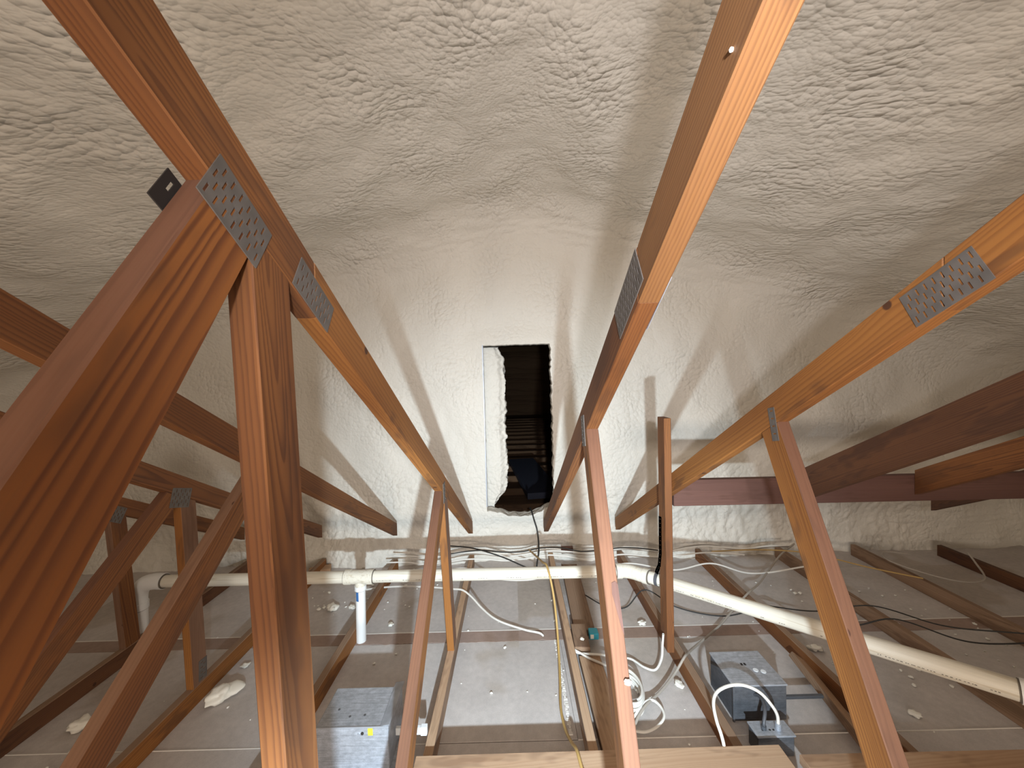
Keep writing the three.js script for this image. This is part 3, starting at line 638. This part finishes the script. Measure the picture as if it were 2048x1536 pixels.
cable('white wire rippling over the joists between foam wall and level pipe', [[-1.15, 0.04, -2.95], [-0.9, 0.06, -2.93], [-0.6, 0.09, -2.93], [-0.40, 0.1, -2.95], [-0.2, 0.06, -2.88], [0.0, 0.055, -2.84], [0.15, 0.07, -2.83], [0.29, 0.097, -2.88], [0.55, 0.06, -2.92], [0.86, 0.1, -2.96], [1.2, 0.07, -2.9], [1.5, 0.097, -2.93], [1.75, 0.05, -2.86], [2.2, 0.1, -2.85]], 0.006, M.cableWhite);
cable('pair of dark wires lying across the floor right of the middle joists', [[0.45, 0.03, -2.7], [0.6, 0.015, -2.55], [0.72, 0.013, -2.54], [0.87, 0.095, -2.6], [1.05, 0.02, -2.52], [1.3, 0.015, -2.42], [1.45, 0.05, -2.4], [1.55, 0.097, -2.36], [1.75, 0.03, -2.33], [2.0, 0.04, -2.26], [2.2, 0.1, -2.22], [2.5, 0.04, -2.1], [2.85, 0.1, -2.0]], 0.004, M.cableBlack);
cable('thin dark wire curving over the right-hand joists', [[1.58, 0.06, -2.45], [1.9, 0.03, -2.42], [2.19, 0.1, -2.35], [2.5, 0.05, -2.22], [2.83, 0.1, -2.05], [3.2, 0.05, -1.95]], 0.0038, M.cableBlack);
cable('tan wire looping on the dark joists at far right', [[1.6, 0.1, -3.12], [2.0, 0.12, -3.08], [2.3, 0.13, -2.98], [2.6, 0.1, -2.8], [2.8, 0.11, -2.62]], 0.005, M.cableTan);
cable('grey wire looped on itself on the dark joists at the right edge', [[3.0, 0.14, -2.9], [2.85, 0.14, -2.95], [2.78, 0.13, -2.85], [2.9, 0.11, -2.66], [3.05, 0.1, -2.58], [3.2, 0.11, -2.6], [3.28, 0.16, -2.72], [3.3, 0.2, -2.78]], 0.006, M.cableGrey);

// ---------------------------------------------------------------- foam crumbs on the floor
function crumb(r, flat = 0.6, detail = 1) {
  const g = mergeVertices(new THREE.IcosahedronGeometry(r, detail).deleteAttribute('uv').deleteAttribute('normal')), p = g.getAttribute('position'), o = rr(0, 50);
  for (let k = 0; k < p.count; k++) { const f = 1 + 0.7 * N(p.getX(k) / r * 1.3 + o, p.getY(k) / r * 1.3, p.getZ(k) / r * 1.3) + 0.18 * N(p.getX(k) / r * 3.1 + o, p.getY(k) / r * 3.1, p.getZ(k) / r * 3.1); p.setXYZ(k, p.getX(k) * f * 1.15, p.getY(k) * f * flat, p.getZ(k) * f * 0.9); }
  g.computeVertexNormals(); return g;
}
const crumbMat = new THREE.MeshStandardMaterial({ color: 0xf2efe6, roughness: 0.85 });
const drop = (g, x, y, z, turn) => { g.computeBoundingBox(); return [x, y - g.boundingBox.min.y, z]; };
for (const [x, y, z, r, label] of [
  [-1.50, 0, -1.90, 0.055, 'large heart-shaped lump of white foam on the floor left of the thick post'],
  [-2.05, 0, -1.75, 0.038, 'white foam chip on the floor at lower left beside the long web'],
  [-1.53, 0, -2.11, 0.018, 'small white foam chip behind the heart-shaped lump'],
  [-0.82, 0, -2.43, 0.017, 'white foam chip on the floor right of the thin drop pipe'],
  [0.775, 0, -2.38, 0.02, 'white foam chip on the floor just left of the upright post foot'],
  [0.80, 0, -1.90, 0.022, 'broken white foam sliver beside the diagonal grey cable'],
  [1.66, 0, -2.12, 0.026, 'white foam chip on the floor under the slanting pipe, by the leaning board'],
  [1.78, 0, -1.70, 0.018, 'white foam chip on the floor under the right end of the pipe'],
  [-1.28, 0, -2.62, 0.034, 'stringy white foam scrap below the level pipe behind the thick post'],
  [-1.15, 0, -2.63, 0.02, 'white foam scrap hooked beside the pipe tee'],
  [-0.46, 0, -2.52, 0.018, 'white foam chip at the foot of the orange upright web'],
  [0.36, 0.07, -2.16, 0.011, 'white foam speck on top of the short wood block'],
]) { const g = crumb(r, 0.5, 4), m = single('foam_chip', g, M.foamBit, label, 'foam chip'); m.position.set(...drop(g, x, y, z)); m.rotation.y = rr(0, 6); }
const stuck = (x, y, z, r, label) => { const g = crumb(r, 0.9, 2), m = single('foam_chip', g, M.foamBit, label, 'foam chip'); m.position.set(x, y, z); };
stuck(0.2312, 1.911, -0.395, 0.003, 'tiny white speck high on the dark side of the right-hand chord');
stuck(0.262, 0.835, -0.918, 0.008, 'white foam blob stuck on the pale web end right of the middle');

const protos = [0, 1, 2, 3, 4].map(() => crumb(1, 0.6, 1)); protos.forEach(g => g.computeBoundingBox());
{
  const joists = [-2.26, -1.62, -1.0, -0.375, 0.285, 0.862, 1.52, 2.19, 2.83];
  const blocked = (x, z) => joists.some(j => Math.abs(x - j) < 0.035) || (x > -0.87 && x < -0.48 && z > -1.75 && z < -1.44) || (x > 0.93 && x < 1.22 && z > -1.93 && z < -1.5) || (x > 0.31 && x < 0.5) || z > -1.5 || (x > 0.44 && x < 0.62 && z > -1.96 && z < -1.7) || (x > 1.34 && x < 1.5 && z > -2.05);
  const put = (x, z, r) => {
    if (blocked(x, z)) return 0;
    const g = protos[Math.floor(rnd() * 5)];
    const m = single('foam_crumb', g, crumbMat, 'tiny white foam crumb scattered on the grey floor board', 'foam crumb', 'foam crumbs scattered on the floor');
    m.scale.setScalar(r); m.position.set(x, -g.boundingBox.min.y * r, z); m.rotation.y = rr(0, 6.28); return 1;
  };
  let n = 0, guard = 0;
  while (n < 95 && guard++ < 2000) n += put(rr(-2.3, 1.9), rr(-3.0, -1.5), 0.0025 + 0.006 * rnd() * rnd());
  n = 0; while (n < 45 && guard++ < 4000) n += put(2.2 + rr(-0.3, 0.6), rr(-2.75, -1.75), 0.004 + 0.011 * rnd() * rnd());
  n = 0; while (n < 34 && guard++ < 6000) n += put(rr(-1.5, -0.75), rr(-3.15, -2.6), 0.004 + 0.012 * rnd() * rnd());
}

// ---------------------------------------------------------------- the dark attic beyond the opening
{
  M.beyondBoard = M.oldWood;
  const S = (n, ...a) => struct(n, boxAt(...a, 0.01), M.beyondBoard);
  S('floor_beyond', -3.2, 3.4, -0.08, 0, -15.2, -3.46); S('ceiling_beyond', -3.2, 3.4, 2.7, 2.8, -15.2, -3.42);
  S('wall_beyond_left', -3.3, -3.2, -0.08, 2.8, -15.2, -3.42); S('wall_beyond_right', 3.4, 3.5, -0.08, 2.8, -15.2, -3.42); S('wall_beyond', -3.3, 3.5, -0.08, 2.8, -15.3, -15.2);
  const ORD = ['nearest', 'second', 'third', 'fourth', 'fifth', 'sixth', 'seventh', 'eighth', 'ninth', 'tenth', 'eleventh', 'twelfth', 'thirteenth', 'fourteenth', 'farthest'];
  for (let k = 0; k < 15; k++) {
    const z = -4.45 - k * 0.62;
    single('ceiling_joist', plank([-3.15, JT / 2, z], [3.35, JT / 2, z], [0, 0, 1], JT, 0.038), [M.oldWood, M.oldWood], ORD[k] + ' joist beyond the opening, crossing the dark attic', 'joist', 'joists beyond the opening');
  }
  M.navy = new THREE.MeshStandardMaterial({ color: 0x4a4b58, roughness: 0.6 });
  const t = thing('duct_panel', 'dark blue-grey panel lying on the joists beyond the opening', 'panel');
  const g = plank([0.36, 0.13, -4.6], [0.12, 0.13, -6.5], [0, 1, 0], 0.42, 0.075);
  part('panel', g, [M.navy, M.navy], t);
  part('end_face', plank([0.17, 0.125, -4.585], [0.575, 0.125, -4.638], [0, 0, 1], 0.06, 0.012), new THREE.MeshStandardMaterial({ color: 0x8a8d94, roughness: 0.6 }), t);
}

// ---------------------------------------------------------------- unseen work light stand behind the camera, placed to light wall and floor
{
  const b = single('plywood_board', plank([-0.5, JT + 0.009, 0.5], [1.0, JT + 0.009, 0.5], [0, 1, 0], 0.6, 0.018), [M.plank, M.plank], 'plywood board laid over the joists under the lamp stand', 'board');
  const t = thing('unseen_work_light', 'unseen two-headed LED work light on a black tripod stand, out of view behind the camera', 'work light');
  const base = JT + 0.018, cx = 0.09, cz = 0.52;
  part('pole', rod([cx, base + 0.12, cz], [cx, 1.68, cz], 0.014, 16), M.blackPlastic, t);
  part('collar', rod([cx, base + 0.30, cz], [cx, base + 0.36, cz], 0.024, 16), M.blackPlastic, t);
  for (let k = 0; k < 3; k++) { const a = k * 2.094 + 0.5; part('leg', rod([cx, base + 0.33, cz], [cx + Math.cos(a) * 0.24, base + 0.008, cz + Math.sin(a) * 0.24], 0.009, 12), M.blackPlastic, t); }
  const glow = new THREE.MeshStandardMaterial({ color: 0xffffff, emissive: 0xfff4e4, emissiveIntensity: 3 });
  for (const h of HEADS) {
    const [x, y, z] = h.at;
    const head = part('lamp_head', boxAt(x - 0.05, x + 0.05, y - 0.04, y + 0.04, z + 0.045, z + 0.10, 0.008), M.blackPlastic, t);
    part('lens', boxAt(x - 0.042, x + 0.042, y - 0.032, y + 0.032, z + 0.038, z + 0.046, 0.002), glow, head);
    part('arm', rod([x, y, z + 0.09], [cx, y, cz], 0.009, 12), M.blackPlastic, t);
  }
}
{
  const t = thing('added_fill_light', 'added warm fill light standing on the joists behind the camera', 'lamp');  // body of the added fill light, only there to soften the contrast
  t.position.set(...ADDED_FILL.at); t.rotation.x = ADDED_FILL.tilt;
  part('housing', boxAt(-ADDED_FILL.w / 2 - 0.03, ADDED_FILL.w / 2 + 0.03, -ADDED_FILL.h / 2 - 0.03, ADDED_FILL.h / 2 + 0.03, 0.03, 0.118, 0.01), M.whiteMetal, t);
  part('diffuser', boxAt(-ADDED_FILL.w / 2, ADDED_FILL.w / 2, -ADDED_FILL.h / 2, ADDED_FILL.h / 2, 0.01, 0.032, 0.004), new THREE.MeshStandardMaterial({ color: 0xffffff, emissive: 0xfff0e0, emissiveIntensity: 1.5 }), t);
  const inv = new THREE.Matrix4().makeRotationX(-ADDED_FILL.tilt);
  for (const x of [-0.6, 0.6]) for (const z of [-0.02, 0.3]) {
    const g = rod([x, -0.08, 0.08], [x, JT - ADDED_FILL.at[1], z], 0.012, 12); // stand legs, upright in the room
    part('leg', g.applyMatrix4(inv), M.blackPlastic, t);
  }
}
renderer.render(scene, camera);
